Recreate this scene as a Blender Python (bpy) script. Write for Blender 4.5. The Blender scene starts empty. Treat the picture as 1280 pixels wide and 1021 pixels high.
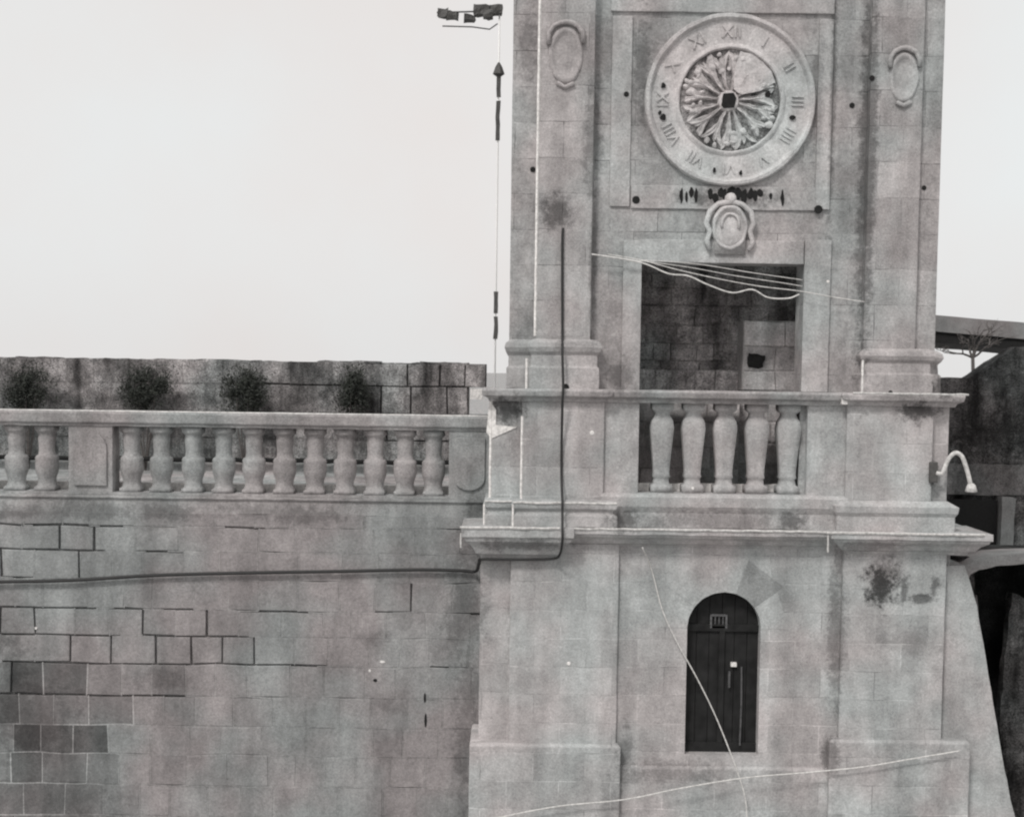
import bpy, bmesh, math, random
from mathutils import Vector, Matrix, noise
R = math.radians
random.seed(11)
S = bpy.context.scene
# ------------------------------------------------------------------ camera
F = 1800.0; PPX, PPY = 640.0, 572.0
CAM = Vector((0.0, -18.0, 6.6))
ROT = (Matrix.Rotation(R(90 - 3.5), 3, 'X') @ Matrix.Rotation(R(0.78), 3, 'Z'))
cd = bpy.data.cameras.new('camera'); cam = bpy.data.objects.new('camera', cd); S.collection.objects.link(cam)
cam.matrix_world = Matrix.Translation(CAM) @ ROT.to_4x4()
cd.sensor_width = 36; cd.lens = F / 1280 * 36
cd.shift_y = (PPY - 510.5) / 1280; cd.clip_end = 5000
S.camera = cam
# ------------------------------------------------------------------ sky and sun (overcast, soft light from the upper left)
SUN_EL, SUN_AZ = R(48), R(-28)          # azimuth measured from the viewer's side, negative = from the left
W = bpy.data.worlds.new('World'); S.world = W; W.use_nodes = True
nt = W.node_tree; bg = nt.nodes['Background']
sky = nt.nodes.new('ShaderNodeTexSky'); sky.sky_type = 'NISHITA'; sky.sun_disc = False
sky.sun_elevation = SUN_EL; sky.sun_rotation = math.pi + SUN_AZ * -1; sky.dust_density = 4; sky.air_density = 1.2
bw = nt.nodes.new('ShaderNodeRGBToBW'); nt.links.new(sky.outputs[0], bw.inputs[0])
mr = nt.nodes.new('ShaderNodeMix'); mr.data_type = 'FLOAT'; mr.inputs[0].default_value = 0.85   # cloud cover evens the sky out
nt.links.new(bw.outputs[0], mr.inputs[2]); mr.inputs[3].default_value = 8.9
tc = nt.nodes.new('ShaderNodeTexCoord'); ns = nt.nodes.new('ShaderNodeTexNoise'); ns.inputs['Scale'].default_value = 3.4; ns.inputs['Detail'].default_value = 5
nt.links.new(tc.outputs['Generated'], ns.inputs['Vector'])
rp = nt.nodes.new('ShaderNodeValToRGB'); nt.links.new(ns.outputs[0], rp.inputs[0])
rp.color_ramp.elements[0].position = .3; rp.color_ramp.elements[0].color = (.96, .90, .875, 1)
rp.color_ramp.elements[1].position = .7; rp.color_ramp.elements[1].color = (.97, 1.0, 1.005, 1)
ml = nt.nodes.new('ShaderNodeVectorMath'); ml.operation = 'MULTIPLY'
nt.links.new(rp.outputs[0], ml.inputs[0]); nt.links.new(mr.outputs[0], ml.inputs[1])
nt.links.new(ml.outputs[0], bg.inputs[0]); bg.inputs[1].default_value = 0.083
sl = bpy.data.lights.new('sun', 'SUN'); sl.energy = 1.5; sl.angle = R(10); sl.color = (1, .97, .94)
so = bpy.data.objects.new('sun', sl); S.collection.objects.link(so)
sd = Vector((math.sin(SUN_AZ) * math.cos(SUN_EL), -math.cos(SUN_AZ) * math.cos(SUN_EL), math.sin(SUN_EL)))
so.rotation_euler = sd.to_track_quat('Z', 'Y').to_euler()
S.view_settings.view_transform = 'Standard'; S.view_settings.look = 'None'
S.view_settings.exposure = 0.32; S.view_settings.gamma = 1.0
S.cycles.filter_width = 2.25                # the old lens is soft
S.cycles.max_bounces = 6
# ------------------------------------------------------------------ measuring and mesh helpers
def P(px, py, Y):
    """point on the plane y=Y that the photograph shows at pixel px, py"""
    d = ROT @ Vector(((px - PPX) / F, -(py - PPY) / F, -1))
    t = (Y - CAM.y) / d.y
    return CAM + d * t
def PX(px, py, Y=0.): return P(px, py, Y).x
def PZ(py, px=900, Y=0.): return P(px, py, Y).z
class MB:
    def __init__(s):
        s.bm = bmesh.new(); s.lay = s.bm.verts.layers.float_color.new('tone'); s.t = 1.0
    def v(s, co):
        q = s.bm.verts.new(co); q[s.lay] = (s.t, s.t, s.t, 1); return q
    def f(s, vs):
        try: return s.bm.faces.new(vs)
        except ValueError: return None
    def box(s, x0, x1, y0, y1, z0, z1, t=None):
        if t is not None: s.t = t
        return s.loft(x0, x1, y0, y1, [(0, z0), (0, z1)])
    def loft(s, x0, x1, y0, y1, prof):
        """rectangle x0..x1, y0..y1 grown by o at each height z: mitred mouldings"""
        if x0 > x1: x0, x1 = x1, x0
        if prof[0][1] > prof[-1][1]: prof = prof[::-1]
        rings = []
        for o, z in prof:
            rings.append([s.v((x0 - o, y0 - o, z)), s.v((x1 + o, y0 - o, z)), s.v((x1 + o, y1 + o, z)), s.v((x0 - o, y1 + o, z))])
        for a, b in zip(rings, rings[1:]):
            for i in range(4):
                j = (i + 1) % 4; s.f([a[i], a[j], b[j], b[i]])
        s.f(rings[0][::-1]); s.f(rings[-1]); return s
    def prism(s, pts, y0, y1):
        """polygon in x,z pushed from y0 to y1"""
        a = [s.v((x, y0, z)) for x, z in pts]; b = [s.v((x, y1, z)) for x, z in pts]
        s.f(a); s.f(b[::-1]); n = len(pts)
        for i in range(n):
            j = (i + 1) % n; s.f([a[j], a[i], b[i], b[j]])
        return s
    def lathe_z(s, cx, cy, prof, seg=14):
        rings = []
        for r, z in prof:
            rings.append([s.v((cx + r * math.cos(2 * math.pi * k / seg), cy + r * math.sin(2 * math.pi * k / seg), z)) for k in range(seg)])
        for a, b in zip(rings, rings[1:]):
            for i in range(seg):
                j = (i + 1) % seg; s.f([a[i], a[j], b[j], b[i]])
        s.f(rings[0][::-1]); s.f(rings[-1]); return s
    def lathe_y(s, c, prof, seg=72, cap=True, sx=1, sz=1):
        """round moulding facing the viewer: profile of radius and y"""
        rings = []
        for r, y in prof:
            rings.append([s.v((c.x + sx * r * math.cos(2 * math.pi * k / seg), y, c.z + sz * r * math.sin(2 * math.pi * k / seg))) for k in range(seg)])
        for a, b in zip(rings, rings[1:]):
            for i in range(seg):
                j = (i + 1) % seg; s.f([a[i], a[j], b[j], b[i]])
        if cap: s.f(rings[-1])
        return s
    def tube(s, pts, r, seg=6, r1=None):
        pts = [Vector(p) for p in pts]; rings = []; n = len(pts)
        for i, p in enumerate(pts):
            t = (pts[min(i + 1, n - 1)] - pts[max(i - 1, 0)]).normalized()
            u = t.cross(Vector((0, 1, 0.01)))
            if u.length < 1e-3: u = t.cross(Vector((1, 0, 0)))
            u.normalize(); w = t.cross(u); rr = r if r1 is None else r + (r1 - r) * i / (n - 1)
            rings.append([s.v(p + (u * math.cos(2 * math.pi * k / seg) + w * math.sin(2 * math.pi * k / seg)) * rr) for k in range(seg)])
        for a, b in zip(rings, rings[1:]):
            for i in range(seg):
                j = (i + 1) % seg; s.f([a[i], a[j], b[j], b[i]])
        s.f(rings[0]); s.f(rings[-1][::-1]); return s
    def rough(s, cell=.11, amp=.006, sc=5.):
        """cut the faces finer and wear the surface unevenly"""
        bm = s.bm
        vs = [v.co for v in bm.verts]
        for ax in (0, 2):
            lo = min(c[ax] for c in vs); hi = max(c[ax] for c in vs); k = int((hi - lo) / cell)
            for i in range(1, k):
                n = Vector((0, 0, 0)); n[ax] = 1; c = Vector((0, 0, 0)); c[ax] = lo + (hi - lo) * i / k
                bmesh.ops.bisect_plane(bm, geom=bm.verts[:] + bm.edges[:] + bm.faces[:], plane_co=c, plane_no=n, dist=1e-5)
        for v in bm.verts:
            v.co += (noise.noise_vector(v.co * sc) + .5 * noise.noise_vector(v.co * sc * 3.1)) * amp
        return s
    def build(s, name, mat, parent=None, smooth=False, bevel=0.):
        bmesh.ops.recalc_face_normals(s.bm, faces=s.bm.faces[:])
        me = bpy.data.meshes.new(name); s.bm.to_mesh(me); s.bm.free()
        me.materials.append(mat)
        if smooth:
            for p in me.polygons: p.use_smooth = True
        o = bpy.data.objects.new(name, me); S.collection.objects.link(o)
        if parent: o.parent = parent; o.matrix_parent_inverse = parent_inv(parent)
        if bevel:
            b = o.modifiers.new('bevel', 'BEVEL'); b.width = bevel; b.segments = 2; b.limit_method = 'ANGLE'; b.angle_limit = R(35)
        return o
def parent_inv(p):
    if p.parent: return Matrix()            # parts keep their origin at the world's
    return Matrix.Translation(p.location).inverted()
def tag(o, label=None, cat=None, group=None, kind=None):
    if label: o['label'] = label
    if cat: o['category'] = cat
    if group: o['group'] = group
    if kind: o['kind'] = kind
    return o
def thing(name, label, cat, loc, group=None):
    o = bpy.data.objects.new(name, None); o.location = loc; o.empty_display_size = .3
    S.collection.objects.link(o); return tag(o, label, cat, group)
# ------------------------------------------------------------------ materials
def spot_nodes(nt, pos, spots, noise_out):
    out = None
    for (x, z, rx, rz, st) in spots:
        m = nt.nodes.new('ShaderNodeVectorMath'); m.operation = 'SUBTRACT'; nt.links.new(pos, m.inputs[0]); m.inputs[1].default_value = (x, 0, z)
        q = nt.nodes.new('ShaderNodeVectorMath'); q.operation = 'MULTIPLY'; nt.links.new(m.outputs[0], q.inputs[0]); q.inputs[1].default_value = (1 / rx, 0, 1 / rz)
        l = nt.nodes.new('ShaderNodeVectorMath'); l.operation = 'LENGTH'; nt.links.new(q.outputs[0], l.inputs[0])
        a = nt.nodes.new('ShaderNodeMath'); a.operation = 'ADD'; nt.links.new(l.outputs['Value'], a.inputs[0]); nt.links.new(noise_out, a.inputs[1])
        r = nt.nodes.new('ShaderNodeMapRange'); r.interpolation_type = 'SMOOTHSTEP'; nt.links.new(a.outputs[0], r.inputs[0])
        r.inputs[1].default_value = .35; r.inputs[2].default_value = 1.25; r.inputs[3].default_value = st; r.inputs[4].default_value = 0
        if out is None: out = r.outputs[0]
        else:
            k = nt.nodes.new('ShaderNodeMath'); k.operation = 'MAXIMUM'; nt.links.new(out, k.inputs[0]); nt.links.new(r.outputs[0], k.inputs[1]); out = k.outputs[0]
    return out
def stone(name, base=.3, brick=None, attr=False, var=.35, spots=None, stain=.4, bump=.5, tint=(1.0, .94, .935), jt=1.42):
    m = bpy.data.materials.new(name); m.use_nodes = True; nt = m.node_tree; N = nt.nodes; L = nt.links.new
    b = N['Principled BSDF']; b.inputs['Roughness'].default_value = .95; b.inputs['Specular IOR Level'].default_value = .15
    g = N.new('ShaderNodeNewGeometry'); pos = g.outputs['Position']
    def nz(sc, det=4, rough=.6, vec=None, st=None):
        n = N.new('ShaderNodeTexNoise'); n.inputs['Scale'].default_value = sc; n.inputs['Detail'].default_value = det; n.inputs['Roughness'].default_value = rough
        if st:
            mp = N.new('ShaderNodeVectorMath'); mp.operation = 'MULTIPLY'; L(pos, mp.inputs[0]); mp.inputs[1].default_value = st; L(mp.outputs[0], n.inputs['Vector'])
        else: L(vec or pos, n.inputs['Vector'])
        return n.outputs[0]
    def rng(x, a, c, lo, hi):
        r = N.new('ShaderNodeMapRange'); L(x, r.inputs[0]); r.inputs[1].default_value = a; r.inputs[2].default_value = c; r.inputs[3].default_value = lo; r.inputs[4].default_value = hi; return r.outputs[0]
    def mul(a, c):
        k = N.new('ShaderNodeMath'); k.operation = 'MULTIPLY'; L(a, k.inputs[0])
        if isinstance(c, (int, float)): k.inputs[1].default_value = c
        else: L(c, k.inputs[1])
        return k.outputs[0]
    v = rng(nz(1.1, 3), .3, .7, 1 - var * .45, 1 + var * .45)
    v = mul(v, rng(nz(5, 7, .78), .3, .7, 1 - var * .7, 1 + var * .7))
    v = mul(v, rng(nz(38, 4, .85), .3, .7, 1 - var * .95, 1 + var * .95))
    v = mul(v, rng(nz(1.0, 4, .6, st=(2.4, 2.4, .5)), 0.38, .68, 1.08, 1 - var * .85))    # streaks that rain leaves on the stone
    # pits and crevices
    v = mul(v, rng(nz(17, 5, .75), .62, .74, 1, 1 - stain * .8))
    h = nz(26, 7, .75)
    hb = None
    if brick:
        bw_, bh_, ms = brick
        cx = N.new('ShaderNodeSeparateXYZ'); L(pos, cx.inputs[0]); cc = N.new('ShaderNodeCombineXYZ'); L(cx.outputs[0], cc.inputs[0]); L(cx.outputs[2], cc.inputs[1])
        wob = N.new('ShaderNodeTexNoise'); wob.inputs['Scale'].default_value = 2.3; L(pos, wob.inputs['Vector'])
        wv = N.new('ShaderNodeVectorMath'); wv.operation = 'SCALE'; L(wob.outputs[1], wv.inputs[0]); wv.inputs['Scale'].default_value = .035
        ad = N.new('ShaderNodeVectorMath'); L(cc.outputs[0], ad.inputs[0]); L(wv.outputs[0], ad.inputs[1])
        bt = N.new('ShaderNodeTexBrick'); L(ad.outputs[0], bt.inputs['Vector']); bt.inputs['Scale'].default_value = 1
        bt.inputs['Brick Width'].default_value = bw_; bt.inputs['Row Height'].default_value = bh_; bt.inputs['Mortar Size'].default_value = ms; bt.inputs['Mortar Smooth'].default_value = .45
        bt.inputs['Color1'].default_value = (.88, .88, .88, 1); bt.inputs['Color2'].default_value = (1.1, 1.1, 1.1, 1); bt.inputs['Mortar'].default_value = (1, 1, 1, 1)
        b2 = N.new('ShaderNodeRGBToBW'); L(bt.outputs['Color'], b2.inputs[0]); v = mul(v, b2.outputs[0])
        jn = rng(nz(1.7, 3), .4, .6, jt - .75, jt)           # joints pale in some places, open in others
        jm = N.new('ShaderNodeMix'); jm.data_type = 'FLOAT'; jm.inputs[2].default_value = 1
        fade = mul(bt.outputs['Fac'], rng(nz(3.1, 3), .40, .56, .45, 1.0))
        L(fade, jm.inputs[0]); L(jn, jm.inputs[3]); v = mul(v, jm.outputs[0]); hb = bt.outputs['Fac']
    if attr:
        at = N.new('ShaderNodeAttribute'); at.attribute_name = 'tone'; v = mul(v, at.outputs['Fac'])
    if spots:
        sn = rng(nz(8, 6, .8), .28, .72, -.75, .75)
        sp = spot_nodes(nt, pos, spots, sn)
        k = N.new('ShaderNodeMath'); k.operation = 'SUBTRACT'; k.inputs[0].default_value = 1; L(sp, k.inputs[1]); v = mul(v, k.outputs[0])
    v = mul(v, base)
    tn = N.new('ShaderNodeMix'); tn.data_type = 'RGBA'; L(rng(nz(.7, 2), .4, .6, 0, 1), tn.inputs[0])
    tn.inputs[6].default_value = (*tint, 1); tn.inputs[7].default_value = (.95, .99, .985, 1)
    cm = N.new('ShaderNodeVectorMath'); cm.operation = 'SCALE'; L(tn.outputs[2], cm.inputs[0]); L(v, cm.inputs['Scale'])
    L(cm.outputs[0], b.inputs['Base Color'])
    bp = N.new('ShaderNodeBump'); bp.inputs['Strength'].default_value = bump; bp.inputs['Distance'].default_value = .02; L(h, bp.inputs['Height'])
    last = bp
    if hb is not None:
        b3 = N.new('ShaderNodeBump'); b3.invert = True; b3.inputs['Strength'].default_value = .35; b3.inputs['Distance'].default_value = .012; L(hb, b3.inputs['Height']); L(bp.outputs[0], b3.inputs['Normal']); last = b3
    L(last.outputs[0], b.inputs['Normal']); return m
def plain(name, col, rough=.8, metal=0., var=.25, sc=25):
    m = bpy.data.materials.new(name); m.use_nodes = True; nt = m.node_tree; b = nt.nodes['Principled BSDF']
    b.inputs['Roughness'].default_value = rough; b.inputs['Metallic'].default_value = metal
    g = nt.nodes.new('ShaderNodeNewGeometry'); n = nt.nodes.new('ShaderNodeTexNoise'); n.inputs['Scale'].default_value = sc; n.inputs['Detail'].default_value = 5
    nt.links.new(g.outputs['Position'], n.inputs['Vector'])
    r = nt.nodes.new('ShaderNodeMapRange'); nt.links.new(n.outputs[0], r.inputs[0]); r.inputs[1].default_value = .3; r.inputs[2].default_value = .7; r.inputs[3].default_value = 1 - var; r.inputs[4].default_value = 1 + var
    s = nt.nodes.new('ShaderNodeVectorMath'); s.operation = 'SCALE'; s.inputs[0].default_value = col; nt.links.new(r.outputs[0], s.inputs['Scale'])
    nt.links.new(s.outputs[0], b.inputs['Base Color']); return m
def sp(px, py, rx, rz, st, Y=0.):
    p = P(px, py, Y); return (p.x, p.z, rx / 100, rz / 100, st)
T_SPOTS = [sp(1103, 730, 24, 30, .85, -.05), sp(1152, 748, 22, 7, .65, -.05), sp(1168, 736, 7, 16, .6, -.05), sp(1130, 738, 6, 20, .6, -.05), sp(915, 246, 62, 15, .55, .13), sp(560, 560, 12, 30, .3, .9), sp(695, 264, 26, 24, .6), sp(660, 60, 14, 50, .35, .12), sp(1105, 718, 24, 26, .6), sp(632, 512, 26, 20, .7),
           sp(1150, 515, 30, 13, .75), sp(1168, 592, 8, 18, .75), sp(742, 180, 14, 80, .4), sp(880, 496, 200, 9, .3), sp(900, 650, 130, 14, .35),
           sp(990, 652, 22, 14, .6), sp(1045, 795, 12, 110, .42), sp(1086, 200, 11, 300, .55), sp(1045, 110, 5, 160, .45), sp(742, 330, 6, 90, .35), sp(803, 90, 12, 75, .5, .15), sp(1020, 120, 10, 90, .35, .15), sp(1178, 480, 14, 20, .7),  # shade beside the right pilaster is painted in among these spots
           sp(840, 965, 80, 14, .35), sp(1038, 940, 12, 30, .5), sp(590, 770, 20, 60, .4), sp(650, 678, 60, 10, .45), sp(1085, 680, 40, 10, .35), sp(725, 430, 40, 6, .25), sp(776, 470, 16, 26, .45, .15), sp(560, 640, 40, 20, .4),
           sp(780, 945, 12, 40, .4), sp(780, 650, 26, 14, .55), sp(1130, 800, 60, 22, .25)]
W_SPOTS = [sp(40, 900, 70, 60, .35, .9), sp(15, 870, 25, 90, .4, .9), sp(110, 638, 60, 14, .38, .9), sp(210, 640, 50, 12, .38, .9), sp(380, 645, 60, 15, .4, .9), sp(335, 640, 90, 12, .3, .9), sp(20, 640, 40, 12, .35, .9), sp(580, 760, 28, 90, .38, .9),
           sp(585, 900, 20, 130, .38, .9), sp(470, 800, 24, 16, .3, .9), sp(595, 640, 16, 24, .45, .9), sp(490, 880, 30, 16, .2, .9), sp(200, 850, 36, 16, .3, .9), sp(100, 690, 90, 16, -.12, .9), sp(700, 1010, 90, 20, .2, .9), sp(40, 1000, 120, 30, .25, .9)]
R_SPOTS = [sp(35, 485, 32, 30, .55, 4.6), sp(180, 480, 34, 28, .55, 4.6), sp(305, 485, 34, 26, .5, 4.6), sp(435, 488, 30, 26, .5, 4.6), sp(100, 500, 90, 12, .4, 4.6), sp(240, 500, 60, 12, .4, 4.6)]
M_tower = stone('tower_limestone', .425, brick=(.66, .36, .007), spots=T_SPOTS, var=.3)
M_trim = stone('carved_limestone', .43, spots=T_SPOTS, var=.3, bump=.6)
M_up = stone('upper_limestone', .385, brick=(.6, .44, .006), spots=T_SPOTS, var=.34, jt=1.15)
M_disc = stone('dial_limestone', .54, var=.3, stain=.5, bump=.8)
M_sunk = stone('dark_carved_ground', .21, var=1.0, stain=.7)  # sunk ground, darker than the petals
M_wall = stone('rampart_blocks', .295, attr=True, spots=W_SPOTS, var=.3, stain=.35, bump=.6, tint=(1, .925, .925))
M_mortar = stone('rampart_mortar', .305, attr=True, spots=W_SPOTS, var=.35)
M_bal = stone('balustrade_limestone', .345, spots=W_SPOTS, var=.35, stain=.5)
M_rear = stone('parapet_blocks', .25, attr=True, spots=R_SPOTS, var=1.0, stain=.7)
M_rearm = stone('parapet_mortar', .2, var=.9)
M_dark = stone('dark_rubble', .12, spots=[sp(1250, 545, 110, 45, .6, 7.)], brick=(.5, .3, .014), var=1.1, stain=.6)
M_in = stone('interior_rubble', .52, attr=True, var=.9, stain=.7)
M_inl = stone('interior_blocks', .66, attr=True, var=.45)
M_white = plain('matt_white', (.72, .70, .68), .9, var=.25)  # also colours the lit edges and the sky gap
M_dullwhite = plain('dull_white', (.55, .54, .525), .9, var=.3)  # duller white, also for lit edges drawn as strips
M_black = plain('black_grime_and_shade', (.01, .01, .01), .95, var=.4)  # grime in the letters; elsewhere shade inside holes, openings and under the roof
M_cable = plain('black_cable', (.018, .018, .018), .6)
M_wire = plain('pale_cable', (.62, .61, .59), .7, var=.25)
M_wood = plain('black_painted_wood', (.008, .008, .008), .85, var=.9, sc=7)
M_iron = plain('worn_grey_iron', (.09, .09, .092), .5, var=.5)
M_pole = plain('dark_painted_pole', (.07, .068, .065), .6)
M_polew = plain('white_painted_pole', (.92, .915, .90), .6, var=.05)
M_leaf = plain('dark_leaves', (.03, .034, .028), .8, var=.6, sc=9)
M_bark = plain('grey_bark', (.12, .11, .105), .9, var=.4)
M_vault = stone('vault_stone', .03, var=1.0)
M_ground = stone('dusty_ground', .38, var=.5)
M_conc = stone('grey_concrete', .22, var=.25)

# ------------------------------------------------------------------ ground
zroad = PZ(613, 300, .9)
g = MB(); n = 24
gv = [[g.v((-1500 + 3000 * i / n, -60 + 2600 * j / n, 0)) for i in range(n + 1)] for j in range(n + 1)]
for j in range(n):
    for i in range(n): g.f([gv[j][i], gv[j][i + 1], gv[j + 1][i + 1], gv[j + 1][i]])
tag(g.build('ground', M_ground), kind='structure')
wx0 = PX(-420, 800, .9); wx1 = PX(612, 800, .9)
g = MB(); g.box(wx0, wx1 + .9, 1.45, 4.6, 0.01, zroad); tag(g.build('path', M_ground), kind='structure')

# ------------------------------------------------------------------ block walls (every stone its own bevelled face, mortar strips left out where the joint is open)
def block_wall(name_m, rows, x0, x1, Y, tonef, openf, widths, depth, parent=None, mats=None, jw=.010, xpx=150, gapw=.009, ends=None):
    """rows: list of z from the top downwards"""
    b = MB(); m = MB()
    for ri, (zt, zb) in enumerate(zip(rows, rows[1:])):
        x = x0 - random.random() * .3; first = True
        while x < x1:
            w = random.uniform(*widths)
            xe = min(x + w, x1)
            if x1 - xe < .12: xe = x1
            if ends: 
                lim = ends(ri)
                if x >= lim: break
                xe = min(xe, lim)
            xs = x
            if xe - xs < .06: x = xe; continue
            b.t = tonef((xs + xe) / 2, (zt + zb) / 2); m.t = 1.35 if b.t < .74 and name_m == 'w' else 1.0
            dy = random.uniform(0, .009); c = .007; j = jw / 2
            ed = [openf(xs, (zt + zb) / 2, 'v'), openf(xe, (zt + zb) / 2, 'v'), openf((xs + xe) / 2, zb, 'h'), openf((xs + xe) / 2, zt, 'h')]
            e0, e1, e2, e3 = [gapw * random.uniform(.5, 1.2) if q else 0 for q in ed]
            X0, X1, Z0, Z1 = xs + j + e0, xe - j - e1, zb + j + e2, zt - j - e3
            jr = lambda: random.uniform(-.006, .006)
            back = [b.v((X0, Y + .07, Z0)), b.v((X1, Y + .07, Z0)), b.v((X1, Y + .07, Z1)), b.v((X0, Y + .07, Z1))]
            fr = [b.v((X0 + jr(), Y + dy + c, Z0 + jr())), b.v((X1 + jr(), Y + dy + c, Z0 + jr())), b.v((X1 + jr(), Y + dy + c, Z1 + jr())), b.v((X0 + jr(), Y + dy + c, Z1 + jr()))]
            fi = [b.v((X0 + c, Y + dy, Z0 + c)), b.v((X1 - c, Y + dy, Z0 + c)), b.v((X1 - c, Y + dy, Z1 - c)), b.v((X0 + c, Y + dy, Z1 - c))]
            for A, B in ((back, fr), (fr, fi)):
                for k in range(4):
                    l = (k + 1) % 4; b.f([A[k], A[l], B[l], B[k]])
            b.f(fi)
            # mortar: bottom joint and right joint, in short lengths
            nseg = max(2, int((xe - xs) / .12))
            for k in range(nseg):
                a = xs + (xe - xs) * k / nseg; e = xs + (xe - xs) * (k + 1) / nseg
                if not openf((a + e) / 2, zb, 'h'): m.box(a, e, Y + .006, Y + .06, zb - jw * .9, zb + jw * .9)
            if not openf(xe, (zt + zb) / 2, 'v'): m.box(xe - jw * .75, xe + jw * .9, Y + .0055, Y + .06, zb, zt)
            x = xe
    for q_ in (b, m):
        for v in q_.bm.verts:
            n_ = noise.noise_vector(Vector((v.co.x * 2.3, 0, v.co.z * 2.3))) * .022 + noise.noise_vector(Vector((v.co.x * 9, 0, v.co.z * 9))) * .006; v.co.x += n_.x; v.co.z += n_.z
    root_back = MB(); 
    if ends:
        for ri, (zt, zb) in enumerate(zip(rows, rows[1:])): root_back.box(x0, ends(ri) - .004, Y + .065, Y + depth, zb, zt)
    else: root_back.box(x0, x1, Y + .065, Y + depth, rows[-1], rows[0])
    o1 = root_back.build('core', mats[1], parent); o2 = b.build('facing_blocks', mats[0], parent); o3 = m.build('mortar', mats[1], parent)
    return o1, o2, o3
WY = .9
def zr(py, px=150): return P(px, py, WY).z
rows = [zr(y) for y in (640, 657, 688, 724, 761, 794, 829, 869, 906, 942, 980, 1019, 1058, 1096, 1130)]
OPENH = [(0, 22, 656), (50, 110, 656), (128, 152, 656), (290, 330, 656), (0, 130, 688), (10, 120, 762), (145, 172, 760), (190, 310, 791), (250, 308, 826), (0, 140, 796), (0, 80, 832), (80, 200, 830),
         (465, 500, 677), (440, 455, 680), (165, 220, 864), (355, 400, 852), (0, 35, 868)]
OPENV = [(86, 679), (10, 712), (121, 778), (172, 772), (265, 776), (237, 807), (285, 807), (308, 807), (293, 838), (82, 807), (138, 818), (448, 690), (540, 880), (120, 690), (22, 850), (535, 905), (360, 830)]
OH = [(PX(a, y, WY), PX(b, y, WY), PZ(y, (a + b) / 2, WY)) for a, b, y in OPENH]
OV = [(PX(x, y, WY), PZ(y, x, WY)) for x, y in OPENV]
def w_open(x, z, k):
    if k == 'h':
        for a, b_, zz in OH:
            if a - .05 < x < b_ + .05 and abs(z - zz) < .075: return True
        return noise.noise(Vector((x * 1.6, z * 2.6, 3.3))) > (.2 if x < PX(380, 800, WY) else .46) and z > zr(880)
    for xx, zz in OV:
        if abs(x - xx) < .14 and abs(z - zz) < .14: return True
    return noise.noise(Vector((x * 2.1, z * 3, 8.3))) > (.3 if x < PX(420, 800, WY) else .55) and z > zr(880)
DARKB = [(38, 853, .45), (80, 853, .55), (45, 888, .72), (110, 888, .62), (20, 922, .42), (58, 922, .5), (100, 922, .45), (132, 922, .5), (42, 960, .5), (5, 885, .5), (200, 846, .78), (470, 798, .72), (230, 700, .8)]
def w_tone(x, z):
    t = 1 + .09 * noise.noise(Vector((x * .6, z * .8, 0))) + random.uniform(-.05, .05)
    for px, py, d in DARKB:
        q = P(px, py, WY)
        if abs(q.x - x) < .2 and abs(q.z - z) < .17: return d + random.uniform(-.04, .04)
    if x < PX(150, 930, WY) and z < zr(836): t *= .8
    return t * (.93 if x < PX(330, 800, WY) and random.random() < .3 else 1)
rw = thing('rampart_wall', 'long grey limestone block wall with open black joints, left of the tower under the balustrade', 'wall', ((wx0 + wx1) / 2, WY, 0))
block_wall('w', rows + [0.], wx0, wx1, WY, w_tone, w_open, (.36, .60), .55, rw, (M_wall, M_mortar))
# string course right under the balustrade
m = MB(); zt_ = zr(621, 300); zb_ = zr(640)
m.loft(wx0, wx1 + .02, WY + .02, WY + .55, [(.0, zb_ - .005), (.0, zt_ - .06), (.035, zt_ - .03), (.035, zt_)]); m.rough(.14, .008)
m.build('string_course', M_bal, rw)

# ------------------------------------------------------------------ left balustrade
bt_ = thing('balustrade', 'weathered limestone balustrade with round bellied balusters on top of the long block wall', 'balustrade', ((wx0 + wx1) / 2, WY + .25, zt_))
by0, by1 = WY + .03, WY + .42; bc = (by0 + by1) / 2
zrt = PZ(516, 300, by0); zrb = PZ(535, 300, by0); zp0 = zt_ + .002; 
m = MB(); m.loft(wx0, wx1, by0, by1, [(0, zrb), (.0, zrb + .03), (.035, zrb + .05), (.045, zrt - .03), (.03, zrt)]); m.rough(.13, .008); m.build('rail', M_bal, bt_, bevel=.01)
m = MB(); m.box(wx0, wx1, by0 + .01, by1, zp0, zp0 + .035); m.rough(.2, .006); m.build('base_course', M_bal, bt_)
m = MB(); m.tube([(wx0 + (wx1 - wx0) * k / 60, by0 - .017, zrt - .004) for k in range(61)], .016, 5); m.build('lit_edge', M_dullwhite, bt_)  # lit top edge of the rail, drawn as a pale strip
m = MB(); m.box(wx0, wx1 - .4, by1 + .05, by1 + .12, zp0, zp0 + .135); m.rough(.2, .006); m.build('low_white_bar', M_white, bt_)  # low white bar showing in the gaps between balusters
def bal_profile(z0, z1, r, kind):
    h = z1 - z0
    if kind == 'double':
        pr = [(.93, 0), (.93, .06), (.76, .08), (.70, .13), (.72, .20), (.82, .26), (.90, .31), (.93, .38), (.90, .46), (.92, .50), (.84, .53), (.66, .55), (.62, .62), (.65, .72), (.70, .80), (.66, .87), (.80, .90), (.92, .92), (.95, 1)]
    else:
        pr = [(.95, 0), (.95, .08), (.66, .10), (.62, .16), (.74, .18), (.66, .21), (.70, .30), (.80, .45), (.90, .60), (.98, .72), (.88, .80), (.62, .86), (.6, .89), (.82, .91), (.82, .93), (.95, .94), (.95, 1)]
    return [(r * a, z0 + h * t) for a, t in pr]
z0b, z1b = zp0 + .035, zrb
m = MB(); m.lathe_z(0, 0, bal_profile(0, z1b - z0b, .168, 'double'), 16)
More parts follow.
